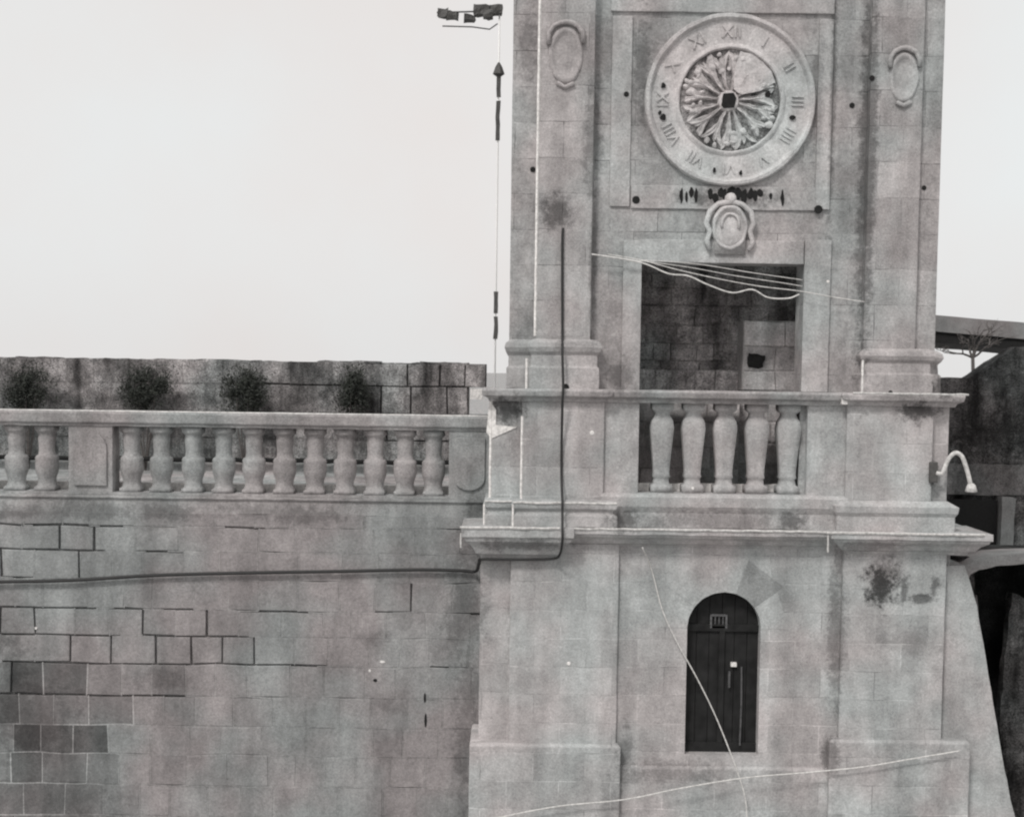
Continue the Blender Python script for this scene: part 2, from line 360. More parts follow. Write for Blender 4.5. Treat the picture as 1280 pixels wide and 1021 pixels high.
for v in m.bm.verts:                                              # square plinth and square cap
    if v.co.z < (z1b - z0b) * .075 or v.co.z > (z1b - z0b) * .925:
        q = max(abs(v.co.x), abs(v.co.y)) / .135
        if q > 0: v.co.x /= max(q, .3); v.co.y /= max(q, .3)
proto = m.build('baluster', M_bal, bt_, smooth=True)
bx = [-94, -57, -19, 21, 59] + [165, 202, 242, 280, 317.5, 356, 394, 431.5, 469, 506.5, 542] + [-180, -218, -256, -294]
used = False
for px in bx:
    if px < -200: continue
    o = proto if not used else proto.copy()
    if used: S.collection.objects.link(o)
    o.parent = bt_; o.matrix_parent_inverse = Matrix()
    o.location = Vector((PX(px, 575, bc), bc, z0b)) - bt_.location; o.rotation_euler.z = random.uniform(-.05, .05); used = True
def panel_post(xa, xb, ya, yb, z0, z1, arch_top=True):
    m = MB(); m.box(xa, xb, ya, yb, z0, z1)
    m.rough(.15, .005)
    post = m.build('panel_post', M_bal, bt_, bevel=.008)
    c = (xa + xb) / 2; w = (xb - xa) / 2 - .07; z0 += .1; zs = z1 - .08 - w if arch_top else z1 - .1
    pts = []
    K = 10
    if arch_top:
        pts = [(c - w, z0), (c + w, z0)] + [(c + w * math.cos(math.pi * k / K), zs + w * math.sin(math.pi * k / K)) for k in range(K + 1)]
    else:
        zz = z0 + w * .8
        pts = [(c + w * math.cos(math.pi + math.pi * k / K), zz + w * .8 * math.sin(math.pi + math.pi * k / K)) for k in range(K + 1)] + [(c + w, zs), (c - w, zs)]
    m = MB(); m.prism(pts, ya - .035, ya + .02); m.build('raised_panel', M_bal, post, bevel=.008)
panel_post(PX(85, 575, by0), PX(140, 575, by0), by0 + .02, by1 - .02, zp0 + .02, zrb + .01)
panel_post(PX(-160, 575, by0), PX(-108, 575, by0), by0 + .02, by1 - .02, zp0 + .02, zrb + .01)
panel_post(PX(561, 575, by0), PX(613, 575, by0), by0 + .02, by1 - .02, zp0 + .02, zrb + .01, False)

# ------------------------------------------------------------------ far parapet behind the path
RY = 4.6
pr_ = thing('parapet_wall', 'dark mottled stone parapet beyond the balustrade with loose stepped blocks at its right end', 'wall', (PX(300, 500, RY), RY, zroad))
def zq(py, px=300): return PZ(py, px, RY)
rrows = [zq(451), zq(480), zq(515), zq(548), zq(585), zq(620)]
rends = [PX(608, 465, RY), PX(586, 500, RY), PX(640, 530, RY), PX(640, 530, RY), PX(640, 530, RY)]
def r_tone(x, z):
    t = random.uniform(.9, 1.12)
    if x > PX(470, 480, RY): t *= 1.3
    return t
block_wall('r', rrows, wx0 - .8, rends[0], RY, r_tone, lambda x, z, k: x > PX(470, 480, RY) or noise.noise(Vector((x, z * 2, 0))) > .45, (.36, .66), .5, pr_, (M_rear, M_rearm), jw=.012, ends=lambda i: rends[i])
m = MB(); random.seed(5); x = wx0 - .8
while x < rends[0] - .9:                                          # broken top
    w = random.uniform(.2, .8); m.t = random.uniform(.8, 1.2); m.box(x, x + w - .01, RY + .03, RY + .42, rrows[0] - .02, rrows[0] + random.choice((0, .01, .015, .02))); x += w
m.rough(.08, .02, 6); m.build('worn_coping', M_rear, pr_)
m = MB(); m.box(wx0, PX(600, 570, 4.3), 4.25, 4.7, zroad, P(300, 578, 4.25).z); m.rough(.15, .012); m.build('foot_ledge', M_bal, pr_)
m = MB(); m.box(PX(588, 490, RY - .03), PX(603, 490, RY - .03), RY - .03, RY + .2, zq(499, 595), zq(486, 595)); m.rough(.05, .01); tag(m.build('sky_gap_block', M_white, pr_), 'small white block for the bright sky gap under the overhanging end stone')  # sky showing through the gap, put in as a white block
def shrub(name, px, wpx, ht, label, seed):
    random.seed(seed); c = P(px, 505, RY - .35); base = Vector((c.x, RY - .35, zroad))
    t = thing(name, label, 'shrub', base, 'dark shrubs against the far parapet')
    zc = P(px, 486, RY - .35).z; w = wpx / 80.
    s_ = MB()
    for k in range(7):
        a = random.uniform(0, 6.28); e = Vector((c.x + math.cos(a) * w * .35, base.y + math.sin(a) * .14, zc + random.uniform(-.1, .2)))
        s_.tube([base, base.lerp(e, .5) + Vector((random.uniform(-.05, .05), 0, 0)), e], .014, 4, .005)
    s_.build('stem', M_bark, t)
    l = MB(); lob = [(random.uniform(-.5, .5) * w * .8, random.uniform(-.25, .3) * ht / 100, random.uniform(.14, .34)) for _ in range(6)]
    for k in range(8000):
        q_ = lob[k % len(lob)]; x = q_[0] + random.gauss(0, w * q_[2]); z = q_[1] + random.gauss(0, ht / 100 * q_[2])
        d = noise.noise(Vector((x * 5, z * 5, seed)))
        if d < -.12 and random.random() < .7: continue
        p = Vector((c.x + x, base.y + random.gauss(0, .1), zc + z - .05))
        if p.z < zroad or p.z > rrows[0] - .03: continue
        a = Vector((random.gauss(0, 1), random.gauss(0, 1), random.gauss(0, 1))).normalized(); b_ = a.orthogonal().normalized(); L_ = random.uniform(.012, .03)
        v = [l.v(p + a * L_), l.v(p + b_ * L_ * .4), l.v(p - a * L_), l.v(p - b_ * L_ * .4)]; l.f(v)
    l.build('foliage', M_leaf, t)
shrub('shrub', 35, 40, 58, 'round black shrub against the far parapet near the left edge of the photo', 1)
shrub('shrub', 182, 38, 56, 'widest dark shrub against the parapet, above the panelled balustrade post', 2)
shrub('shrub', 306, 34, 46, 'low dark shrub on the parapet, third from the left edge', 3)
shrub('shrub', 437, 26, 60, 'narrow dark shrub on the parapet nearest the clean stone blocks', 4)

# ------------------------------------------------------------------ the tower
tx = lambda px, py, Y=0.: P(px, py, Y).x
tz = lambda py, px=900, Y=0.: P(px, py, Y).z
BK = 4.2
tower = thing('stone_tower', 'tall limestone clock tower with pilasters, carved round dial and arched black doorway', 'tower', (tx(900, 800), 1.5, 0))
z_c1t = tz(664, 900, -.3); z_c1b = tz(694, 640, 0)
# lower storey
xl, xls, xp, xn, xr = tx(599, 810), tx(637, 810), tx(772, 810), tx(1048, 810), tx(1190, 760)
for a, b in ((xl, xp), (xn, xr)):
    m = MB(); m.box(a, b, .13, BK, 0, z_c1b + .2); m.rough(.25, .004); m.build('lower_wall', M_tower, tower, bevel=.01)
m = MB(); m.box(xls, xp, 0, .14, 0, z_c1b + .16); m.rough(.2, .006); m.build('pilaster', M_tower, tower, bevel=.01)
m = MB(); m.box(xn + .02, xr - .1, -.05, .14, 0, z_c1b + .16); m.rough(.2, .006); m.build('pilaster', M_tower, tower, bevel=.01)
NYW = .05
cxn = tx(903.5, 850, NYW); rn = .465; zbn = tz(943, 903, NYW); zsn = tz(740, 903, NYW) - rn; ztop = z_c1b + .2
K = 20; arch = [(cxn - rn * math.cos(math.pi * k / K), zsn + rn * math.sin(math.pi * k / K)) for k in range(K + 1)]
def quad(m, x0, x1, z0, z1, y): m.f([m.v((x0, y, z0)), m.v((x1, y, z0)), m.v((x1, y, z1)), m.v((x0, y, z1))])
m = MB(); quad(m, xp - .02, cxn - rn, 0, ztop, NYW); quad(m, cxn + rn, xn + .02, 0, ztop, NYW); quad(m, cxn - rn, cxn + rn, 0, zbn, NYW)
for (a, b) in zip(arch, arch[1:]): m.f([m.v((a[0], NYW, a[1])), m.v((b[0], NYW, b[1])), m.v((b[0], NYW, ztop)), m.v((a[0], NYW, ztop))])
loop = [(cxn - rn, zbn)] + arch + [(cxn + rn, zbn)]
for (a, b) in zip(loop, loop[1:] + loop[:1]): m.f([m.v((a[0], NYW, a[1])), m.v((b[0], NYW, b[1])), m.v((b[0], .75, b[1])), m.v((a[0], .75, a[1]))])
bmesh.ops.remove_doubles(m.bm, verts=m.bm.verts[:], dist=.0005)
m.build('doorway_wall', M_tower, tower)
m = MB(); m.box(xp - .02, xn + .02, .75, BK, 0, ztop); m.build('core', M_tower, tower)
# voussoirs round the doorway
ro = .86
m = MB(); nv = 5
for k in range(nv):
    a0 = math.pi * k / nv + .008; a1 = math.pi * (k + 1) / nv - .008
    r_ = ro + (.06 if k % 2 else -.04)
    pts = [(cxn + rr * math.cos(a), zsn + rr * math.sin(a)) for rr, a in ((rn + .004, a0), (r_, a0), (r_, a1), (rn + .004, (a0 + a1) / 2 + (a1 - a0) / 2), (rn + .004, (a0 + a1) / 2))]
    m.t = {1: .74, 0: 1.12}.get(k, random.uniform(.98, 1.03)); m.prism(pts, NYW - .003 - .001 * (k % 3), NYW + .02)
M_vous = stone('voussoir_limestone', .425, attr=True, var=.3); m.build('arch_ring', M_vous, tower)
# the door itself: boards, frame rail, grille, hinges
dY = .22
door = MB(); nb = 6
for k in range(nb):
    x0 = cxn - rn - .02 + (2 * rn + .04) * k / nb; x1 = cxn - rn - .02 + (2 * rn + .04) * (k + 1) / nb
    door.box(x0 + .002, x1 - .002, dY + random.uniform(0, .004), dY + .06, zbn, zsn + rn + .02)
door = door.build('door', M_wood, tower, bevel=.006)
m = MB(); m.box(cxn - rn, cxn + rn, dY - .03, dY + .01, zsn - .06, zsn + .03); m.box(cxn - rn, cxn + rn, dY - .03, dY + .01, zbn, zbn + .12); m.box(cxn - .035, cxn + .035, dY - .034, dY + .01, zbn + .12, zsn - .06); m.build('door_rail', M_wood, door, bevel=.004)
m = MB(); gx, gz = tx(898, 776, dY), tz(776, 898, dY)
for k in range(2): m.box(gx - .11, gx + .11, dY - .03, dY + .01, gz - .085 + k * .15, gz - .06 + k * .15)
for k in range(2): m.box(gx - .11 + .195 * k, gx - .085 + .195 * k, dY - .032, dY + .01, gz - .085, gz + .09)
for k in range(3): m.box(gx - .05 + .05 * k, gx - .037 + .05 * k, dY - .02, dY, gz - .08, gz + .08)
m.build('grille', M_iron, door)
m = MB(); hx = tx(925, 880, dY); m.tube([(hx, dY - .05, tz(832, 925, dY)), (hx + .01, dY - .05, tz(880, 925, dY)), (hx, dY - .05, tz(930, 925, dY))], .012); m.tube([(tx(911, 845, dY), dY - .04, tz(838, 911, dY)), (tx(911, 845, dY), dY - .04, tz(858, 911, dY))], .018); m.build('bolt_rod', M_iron, door)
m = MB(); m.box(tx(913, 829, dY), tx(920, 829, dY), dY - .05, dY, tz(832, 915, dY), tz(827, 915, dY)); m.build('latch', M_white, door)
# plinth
m = MB(); zpl = tz(930, 680, -.1); m.loft(tx(586, 980, -.1), tx(775, 980, -.1), -.1, BK, [(0, 0), (0, zpl - .03), (-.03, zpl)]); m.rough(.2, .008); m.build('plinth', M_tower, tower, bevel=.012)
m = MB(); zp2 = tz(958, 900, 0); m.loft(tx(770, 980, 0), tx(1040, 980, 0), -.02, .7, [(0, 0), (0, zp2 - .03), (-.03, zp2)]); m.rough(.2, .006); m.build('plinth', M_tower, tower, bevel=.01)
m = MB(); zp3 = tz(925, 1100, -.12); m.loft(tx(1036, 980, -.12), tx(1212, 960, -.12), -.12, BK, [(0, 0), (0, zp3 - .03), (-.03, zp3)]); m.rough(.2, .008); m.build('plinth', M_tower, tower, bevel=.012)
m = MB(); m.prism([(tx(1180, 700, .2), 0), (tx(1290, 1150, .2), 0), (tx(1265, 1021, .2), tz(1021, 1265, .2)), (tx(1249, 945, .2), tz(945, 1249, .2)), (tx(1229, 822, .2), tz(822, 1229, .2)), (tx(1217, 755, .2), tz(755, 1217, .2)), (tx(1202, 705, .2), tz(705, 1202, .2)), (tx(1180, 700, .2), tz(705, 1180, .2))], .08, BK - .3); m.rough(.2, .01)
tag(m.build('battered_buttress', M_trim, tower), 'pale sloping buttress spreading to the right at the tower foot')
# main cornice
def cprof(zb, zt, o): h = zt - zb; return [(.0, zb), (.02, zb + h * .12), (o * .35, zb + h * .2), (o * .55, zb + h * .42), (o * .85, zb + h * .58), (o * .9, zb + h * .68), (o, zb + h * .72), (o, zt)]
ct = z_c1t
m = MB(); m.loft(xl, tx(1203, 690), .04, BK, cprof(tz(685, 900), ct, .24)); m.rough(.16, .007); m.build('cornice', M_trim, tower, bevel=.006)
m = MB(); m.loft(tx(604, 690, -.06), tx(690, 690, -.06), -.05, .5, cprof(tz(699, 650), ct + .012, .26)); m.rough(.13, .008); m.build('cornice', M_trim, tower, bevel=.006)
m = MB(); m.loft(tx(1058, 690, -.06), tx(1208, 690, -.06), -.06, .5, cprof(tz(692, 1120), ct + .006, .25)); m.rough(.16, .008); m.build('cornice', M_trim, tower, bevel=.006)
# pedestal storey
zf = tz(622, 900)             # top of its base
x_s0, x_s1, x_p1 = tx(612, 560), tx(652, 560), tx(755, 560)
x_q0, x_q1, x_q2 = tx(1058, 560), tx(1166, 560), tx(1189, 560)
x_b0, x_b1 = tx(799, 560), tx(1010, 560)
z_r = tz(489, 900, -.1); z_rb = tz(505, 900)
for a, b in ((x_s0, x_p1), (x_q0, x_q2)):
    m = MB(); m.box(a, b, .12, BK, ct, z_r - .05); m.rough(.25, .004); m.build('pedestal_wall', M_tower, tower, bevel=.01)
for a, b in ((x_s1, x_p1), (x_q0, x_q1)):
    m = MB(); m.box(a, b, 0, .16, ct, z_r - .04); m.rough(.18, .006); m.build('pier', M_tower, tower, bevel=.012)
for a, b in ((x_p1 - .01, x_b0), (x_b1, x_q0 + .01)):
    m = MB(); m.box(a, b, .06, .5, ct, z_r - .05); m.rough(.18, .005); m.build('side_panel', M_trim, tower, bevel=.01)
def base_prof(z0, z1): h = z1 - z0; return [(.12, z0), (.12, z0 + h * .42), (.07, z0 + h * .5), (.07, z0 + h * .58), (.11, z0 + h * .68), (.12, z0 + h * .82), (.10, z0 + h * .95), (.02, z1)]
zb1 = tz(624, 690)
m = MB(); m.loft(tx(616, 640), x_s1 + .2, .08, 1., base_prof(ct, zb1)); m.rough(.14, .007); m.build('pier_base', M_trim, tower, bevel=.006)
m = MB(); m.loft(x_s1, x_p1 + .05, -.04, .5, base_prof(ct + .01, zb1 + .005)); m.rough(.14, .007); m.build('pier_base', M_trim, tower, bevel=.006)
m = MB(); m.loft(x_q0 - .02, x_q2 - .05, 0, 1., [(.10, ct), (.10, tz(645, 1120)), (.13, tz(640, 1120)), (.14, tz(632, 1120)), (.02, tz(626, 1120))]); m.rough(.14, .007); m.build('pier_base', M_trim, tower, bevel=.006)
m = MB(); m.loft(x_p1, x_q0, .02, .6, [(.0, ct), (.0, tz(642, 900)), (.04, tz(634, 900)), (.05, tz(622, 900)), (.0, tz(618, 900))]); m.rough(.14, .006); m.build('base_course', M_trim, tower, bevel=.006)
# rail over piers and balusters
bal = MB(); pf = [(.0, z_rb), (.02, z_rb + .04), (.085, z_rb + .07), (.10, z_r - .03), (.09, z_r)]
bal.loft(tx(612, 495), tx(1195, 495), .02, .62, pf); bal.rough(.15, .006); balu = bal.build('balustrade', M_trim, tower, bevel=.006)
for a, b in ((x_s1, x_p1), (x_q0, x_q1 + .1)):
    m = MB(); m.loft(a, b, -.04, .3, [(q[0], q[1] + .004) for q in pf]); m.rough(.12, .009); m.build('rail_break', M_trim, balu, bevel=.006)
zbb = tz(616, 900, .2)
m = MB(); m.box(x_b0 - .05, x_b1 + .05, .05, .5, zbb - .12, zbb); m.build('baluster_sill', M_trim, balu)
m = MB(); m.box(x_b0, x_b1, .40, .46, zbb, zbb + .10); m.rough(.1, .01); m.build('low_white_bar', M_white, balu)  # low white bar behind the tower balusters
m = MB(); m.lathe_z(0, 0, bal_profile(0, z_rb - zbb + .01, .157, 'vase'), 16)
hh = z_rb - zbb
for v in m.bm.verts:                                              # nearly square in section
    q = max(abs(v.co.x), abs(v.co.y)); rr = math.hypot(v.co.x, v.co.y); k = .75 * (rr / max(q, 1e-4) - 1); v.co.x *= 1 + k; v.co.y *= 1 + k
for v in m.bm.verts:
    if v.co.z < hh * .085 or v.co.z > hh * .935:
        q = max(abs(v.co.x), abs(v.co.y)) / .135; v.co.x /= q; v.co.y /= q
pb = m.build('baluster', M_trim, balu, smooth=True)
for i, px in enumerate((826.5, 865.5, 905, 944.5, 984)):
    o = pb if i == 0 else pb.copy()
    if i: S.collection.objects.link(o)
    o.parent = balu; o.matrix_parent_inverse = Matrix(); o.location = (tx(px, 560, .25), .25, zbb); o.rotation_euler.z = 0
# pedestal blocks of the upper pilasters
zu0, zu1 = z_r + .001, tz(424, 700)
def ub(a, b, y0, yb, zt):
    h = zt - zu0; m = MB(); m.loft(a, b, y0, yb, [(.05, zu0), (.05, zu0 + h * .42), (.025, zu0 + h * .46), (.02, zu0 + h * .68), (.055, zu0 + h * .75), (.075, zu0 + h * .84), (.06, zu0 + h * .93), (0, zt)]); m.rough(.12, .008); return m.build('pilaster_base', M_trim, tower, bevel=.006)
ub(tx(638, 460), tx(670, 460), .10, BK, zu1 - .01); ub(tx(666, 460), tx(744, 460), -.01, .4, zu1)
ub(tx(1080, 465), tx(1160, 465), -.01, .4, tz(436, 1120)); ub(tx(1150, 465), tx(1173, 465), .10, BK, tz(438, 1150))
# upper storey
ZT = tz(-300, 900)
x_u0, x_u1, x_u2 = tx(639, 230, .12), tx(672, 230), tx(741, 230)
x_v0, x_v1, x_v2 = tx(1085, 230), tx(1150, 230), tx(1175, 230, .12)
UY = .17
for a, b in ((x_u0, x_u2 + .02), (x_v0, x_v2)):
    m = MB(); m.box(a, b, .12, BK, zu0, ZT); m.rough(.3, .003); m.build('upper_wall', M_up, tower, bevel=.008)
for a, b in ((x_u1, x_u2), (x_v0, x_v1)):
    m = MB(); m.box(a, b, 0, .14, zu0 + .3, ZT); m.rough(.2, .005); m.build('pilaster', M_up, tower, bevel=.008)
x_o0, x_o1 = tx(801, 400, UY), tx(1003, 400, UY); z_o = tz(329, 900, UY)
for a, b, c in ((x_u2, x_o0, zu0 - 1.4), (x_o1, x_v0, zu0 - 1.4), (x_o0, x_o1, z_o)):
    m = MB(); m.box(a, b, UY, .62, c, ZT); m.rough(.3, .003); m.build('centre_wall', M_up, tower)
m = MB(); m.box(x_u2, x_v0, .62, BK, z_o + .25, ZT); m.build('core', M_up, tower)
m = MB(); m.box(x_u0, x_v2, .12, BK, ZT, ZT + .2); m.loft(x_u0, x_v2, .12, BK, [(0, ZT + .2), (.3, ZT + .4), (.35, ZT + .6)]); m.build('top_cornice', M_trim, tower)
# frames
fr = lambda m, a, b, c, d, Y, t: m.box(tx(a, (c + d) / 2, Y), tx(b, (c + d) / 2, Y), Y, UY + .01, tz(d, (a + b) / 2, Y), tz(c, (a + b) / 2, Y))
def frame(name, bars, mat=M_trim):
    m = MB()
    for b in bars: fr(m, *b[:4], b[4] if len(b) > 4 else UY - .045, 0)
    m.rough(.14, .005); return m.build(name, mat, tower, bevel=.008)
frame('window_frame', [(778, 801, 300, 490), (1004, 1037, 300, 490), (800, 1005, 300, 329)])
frame('dial_panel_frame', [(764, 789, 20, 258, UY - .03), (1022, 1040, 24, 262, UY - .045), (764, 1044, -10, 16, UY - .04)])
band = frame('inscription_band', [(789, 1022, 233, 262, UY - .028)])
# room behind the opening
m = MB(); zfl = zbb - .02
m.box(x_u2 + .02, x_v0 - .02, .65, 3.3, zfl - .1, zfl); m.rough(.3, .01); m.build('inner_floor', M_in, tower)
random.seed(4)
def rubble(name, x0, x1, Y, z0, z1, w, h, mat, lab=None, miss=()):
    b = MB(); b.box(x0, x1, Y + .035, Y + .5, z0, z1, .8); z = z0; r_ = 0; 
    while z < z1 - .05:
        zz = min(z + h * random.uniform(.85, 1.15), z1)
        if z1 - zz < h * .4: zz = z1
        x = x0
        while x < x1 - .02:
            xx = min(x + w * random.uniform(.6, 1.3), x1)
            if x1 - xx < w * .35: xx = x1
            if (r_, x > x0 + .1) not in miss or x > x0 + .45: b.t = random.uniform(.72, 1.2); d = random.uniform(0, .03); b.loft(x + .008, xx - .004, Y + d, Y + .12, [(-.01, z + .004), (0, z + .02), (0, zz - .02), (-.01, zz - .004)])
            x = xx
        z = zz; r_ += 1
    for v in b.bm.verts: v.co += noise.noise_vector(v.co * 6) * .02
    o = b.build(name, mat, tower, bevel=.012)
    if lab: tag(o, lab)
rubble('inner_wall', x_u2 - .1, x_v0 + .1, 2.1, zfl, z_o + .25, .34, .24, M_in)
rubble('inner_wall', x_u2 - .1, tx(928, 470, 1.6), 1.6, zfl, tz(463, 860, 1.6), .42, .3, M_in)
rubble('added_backing', x_u2 - .1, tx(925, 470, 1.0), .95, zfl, tz(489, 860, .95), .5, .3, M_inl)  # added pale wall that lightens the gaps between the balusters
rubble('inner_pillar', tx(929, 440, 1.2), x_v0, 1.2, tz(487, 960, 1.2) - .02, tz(401, 960, 1.2), .55, .29, M_inl, 'paler block pillar standing inside the opening on the right')
rubble('inner_pillar', tx(921, 440, 1.2), x_v0, 1.2, zfl, tz(487, 960, 1.2) - .03, .55, .3, M_inl)
m = MB(); m.box(tx(935, 450, 1.2), tx(955, 450, 1.2), 1.16, 1.22, tz(459, 945, 1.2), tz(443, 945, 1.2)); m.rough(.05, .03, 8); m.build('pillar_hole', M_black, tower)
# round dial
dc = P(912, 126, UY); dcl = P(912, 126, UY)
m = MB(); m.lathe_y(dcl, [(1.065, UY + .01), (1.06, UY - .06), (1.045, UY - .085), (1.01, UY - .09), (.99, UY - .07), (.97, UY - .035), (.70, UY - .025), (.665, UY - .05), (.645, UY - .055), (.63, UY - .04), (.625, UY + .02)], 80, cap=False)
for v in m.bm.verts: v.co += noise.noise_vector(v.co * 7) * .009
dial = m.build('dial', M_disc, tower, smooth=False)
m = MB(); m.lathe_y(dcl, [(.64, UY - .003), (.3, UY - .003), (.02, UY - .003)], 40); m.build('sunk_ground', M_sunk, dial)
random.seed(21)
m = MB()
def petal(m, ang, r0, r1, w, hgt, bend=0):
    n = 9; L_ = []; c0 = dcl
    for k in range(n + 1):
        t = k / n; r = r0 + (r1 - r0) * t
        ww = w * (.22 + .78 * math.sin(min(1, t * 1.15) * math.pi * .62) ** 1.2) * (1 if t < .82 else math.sqrt(max(0.02, 1 - ((t - .82) / .18) ** 2)))
        a = ang + bend * t * t
        d = Vector((math.sin(a), 0, math.cos(a))); s_ = Vector((math.cos(a), 0, -math.sin(a))); p = Vector((c0.x, 0, c0.z)) + d * r
        hh_ = hgt * (.6 + .4 * math.sin(t * math.pi))
        row = []
        for q in (-1, -.6, 0, .6, 1):
            y = UY - .002 if abs(q) == 1 else UY - hh_ * (1 if abs(q) == .6 else .72)
            co = p + s_ * (ww * q); row.append(m.v((co.x, y, co.z)))
        L_.append(row)
    for a_, b_ in zip(L_, L_[1:]):
        for i in range(4): m.f([a_[i], a_[i + 1], b_[i + 1], b_[i]])
NPET = 15
for k in range(NPET):
    a = 2 * math.pi * (k + .5) / NPET + random.uniform(-.06, .06)
    r1 = random.uniform(.56, .62); be = random.uniform(.12, .24)
    petal(m, a, .08, r1 - .04, random.uniform(.026, .04), .05, random.uniform(-.06, .06))
    petal(m, a + .02, .24, r1, random.uniform(.036, .056), .048, be)
    petal(m, a - .02, .26, r1, random.uniform(.032, .052), .044, -be)
for k in range(34):
    a = random.uniform(0, 6.28); rr = random.uniform(.36, .60); m.lathe_y(Vector((dcl.x + rr * math.sin(a), 0, dcl.z + rr * math.cos(a))), [(.045, UY), (.04, UY - .045), (.015, UY - .06)], 8, sx=random.uniform(.5, 1.3), sz=random.uniform(.5, 1.3))
for v in m.bm.verts: v.co += noise.noise_vector(v.co * 14) * .018
m.build('petals', M_disc, dial, smooth=False)
m = MB()                                                          # worn smooth sector, upper right
pts = [(dcl.x + r * math.sin(R(a)), dcl.z + r * math.cos(R(a))) for r, a in ((.14, 12), (.36, 8), (.60, 10), (.62, 25), (.62, 40), (.615, 55), (.6, 68), (.40, 72), (.16, 62))]
m.prism(pts, UY - .05, UY - .001); m.rough(.06, .018, 7); m.build('mended_sector', M_disc, dial)
m = MB(); hx_, hz_ = tx(910, 127, UY), tz(127, 910, UY); m.lathe_y(Vector((hx_, 0, hz_)), [(.14, UY - .002), (.12, UY - .045), (.09, UY - .05), (.06, UY - .05)], 16, cap=False); m.build('hub', M_disc, dial)
m = MB(); m.prism([(hx_ - .09, hz_ - .06), (hx_ - .055, hz_ - .095), (hx_ + .07, hz_ - .085), (hx_ + .095, hz_ + .03), (hx_ + .06, hz_ + .095), (hx_ - .07, hz_ + .085)], UY - .062, UY - .01); m.build('hub_hole', M_black, dial)
def text_mesh(body, size, ext):
    cu = bpy.data.curves.new('numeral', 'FONT'); cu.body = body; cu.size = size; cu.extrude = ext; cu.align_x = 'CENTER'; cu.align_y = 'CENTER'; cu.resolution_u = 2
    o = bpy.data.objects.new('tmp', cu); S.collection.objects.link(o); dg = bpy.context.evaluated_depsgraph_get()
    me = bpy.data.meshes.new_from_object(o.evaluated_get(dg)); bpy.data.objects.remove(o); return me
inv = parent_inv(tower)
for k, s_ in enumerate(['XII', 'I', 'II', 'III', 'IIII', 'V', 'VI', 'VII', 'VIII', 'IX', 'X', 'XI']):
    me = text_mesh(s_, .21, .014); me.materials.clear(); me.materials.append(M_disc)
    a = 2 * math.pi * k / 12
    o = bpy.data.objects.new('numeral', me); S.collection.objects.link(o); o.parent = dial; o.matrix_parent_inverse = Matrix()
    loc = Vector((dcl.x + .83 * math.sin(a), UY - .036, dcl.z + .83 * math.cos(a)))
    o.matrix_local = Matrix.Translation(loc) @ Matrix.Rotation(a, 4, 'Y') @ Matrix.Rotation(R(90), 4, 'X')
m = MB()                                                          # holes and deep chips in the dial ring
for px, py, w, h in ((829, 107, 3, 4), (829, 147, 4, 4), (825, 141, 2, 3), (991, 147, 4, 3.5), (960, 118, 4, 4), (943, 119, 4, 2), (893, 213, 2, 4), (926, 216, 2, 3)):
    p = P(px, py, UY - .04); pts = [(p.x + w / 100 * math.cos(t) * random.uniform(.7, 1.2), p.z + h / 100 * math.sin(t) * random.uniform(.7, 1.2)) for t in [2 * math.pi * q / 8 for q in range(8)]]
    m = MB(); m.prism(pts, UY - .052, UY - .01); m.build('pit', M_black, dial)
# worn dark inscription
m = MB(); random.seed(3)
for (x0, w, y0, y1) in ((850, 4, 236, 254), (857, 3, 240, 252), (862, 5, 235, 246), (868, 4, 237, 254), (885, 6, 236, 250), (890, 8, 242, 253), (897, 8, 235, 247), (903, 6, 236, 250), (909, 10, 234, 244), (918, 8, 236, 250), (926, 9, 237, 253), (934, 8, 236, 250), (941, 6, 238, 252), (947, 7, 237, 246), (976, 4, 238, 257), (962, 3, 241, 249)):
    pts = []
    for q in range(10):
        t = 2 * math.pi * q / 10; pts.append((x0 + w / 2 + w * .62 * math.cos(t) * random.uniform(.6, 1.2), (y0 + y1) / 2 + (y1 - y0) * .58 * math.sin(t) * random.uniform(.7, 1.15)))
    Yt = UY - .036; m = MB(); m.prism([(P(a, b, Yt).x, P(a, b, Yt).z) for a, b in pts], Yt + random.uniform(0, .003), UY)
    tag(m.build('worn_letter', M_black, band), 'blackened illegible carved mark under the dial')
# putlog holes
m = MB()
for px, py, r_, Y in ((783, 118, 3.4, UY - .033), (795, 250, 5, UY - .033), (1023, 262, 5.5, UY - .05), (1090, 98, 3.5, -.004), (1065, 132, 3.5, UY - .004), (666, 212, 3.5, .115), (707, 484, 4.5, -.06), (1155, 235, 3, .115), (1113, 491, 3, -.06)):
    p = P(px, py, Y); m = MB(); m.lathe_y(p, [(r_ / 100, Y), (r_ / 100, Y - .004)], 9); m.build('putlog_hole', M_black, tower)
# cartouches
def cartouche(px, py, w, h, Y):
    c = P(px, py, Y); a, b_ = w / 200, h / 200
    m = MB(); m.lathe_y(c, [(1, Y + .02), (1, Y - .012), (.90, Y - .028), (.80, Y - .026), (.74, Y - .008), (.45, Y - .018), (.1, Y - .022)], 36, sx=a, sz=b_)
    hood = [(-1.0, .35), (-.98, .75), (-.7, 1.0), (-.35, 1.1), (0, 1.14), (.35, 1.1), (.7, 1.0), (.98, .75), (1.0, .4)]
    m.tube([(c.x + u * a, Y - .03, c.z + v * b_) for u, v in hood], .032, 7)
    m.tube([(c.x + u * a, Y - .02, c.z + v * b_) for u, v in ((-.5, -.98), (0, -1.12), (.5, -.98))], .03, 7)
    for v in m.bm.verts: v.co += noise.noise_vector(v.co * 9) * .014
    return m.build('cartouche', M_trim, tower, smooth=True)
cartouche(707, 69, 42, 70, .0); cartouche(1130, 97, 36, 62, .0)
kY = UY - .05
kc = P(912, 285, kY)
m = MB(); zb_k = tz(316, 912, kY)
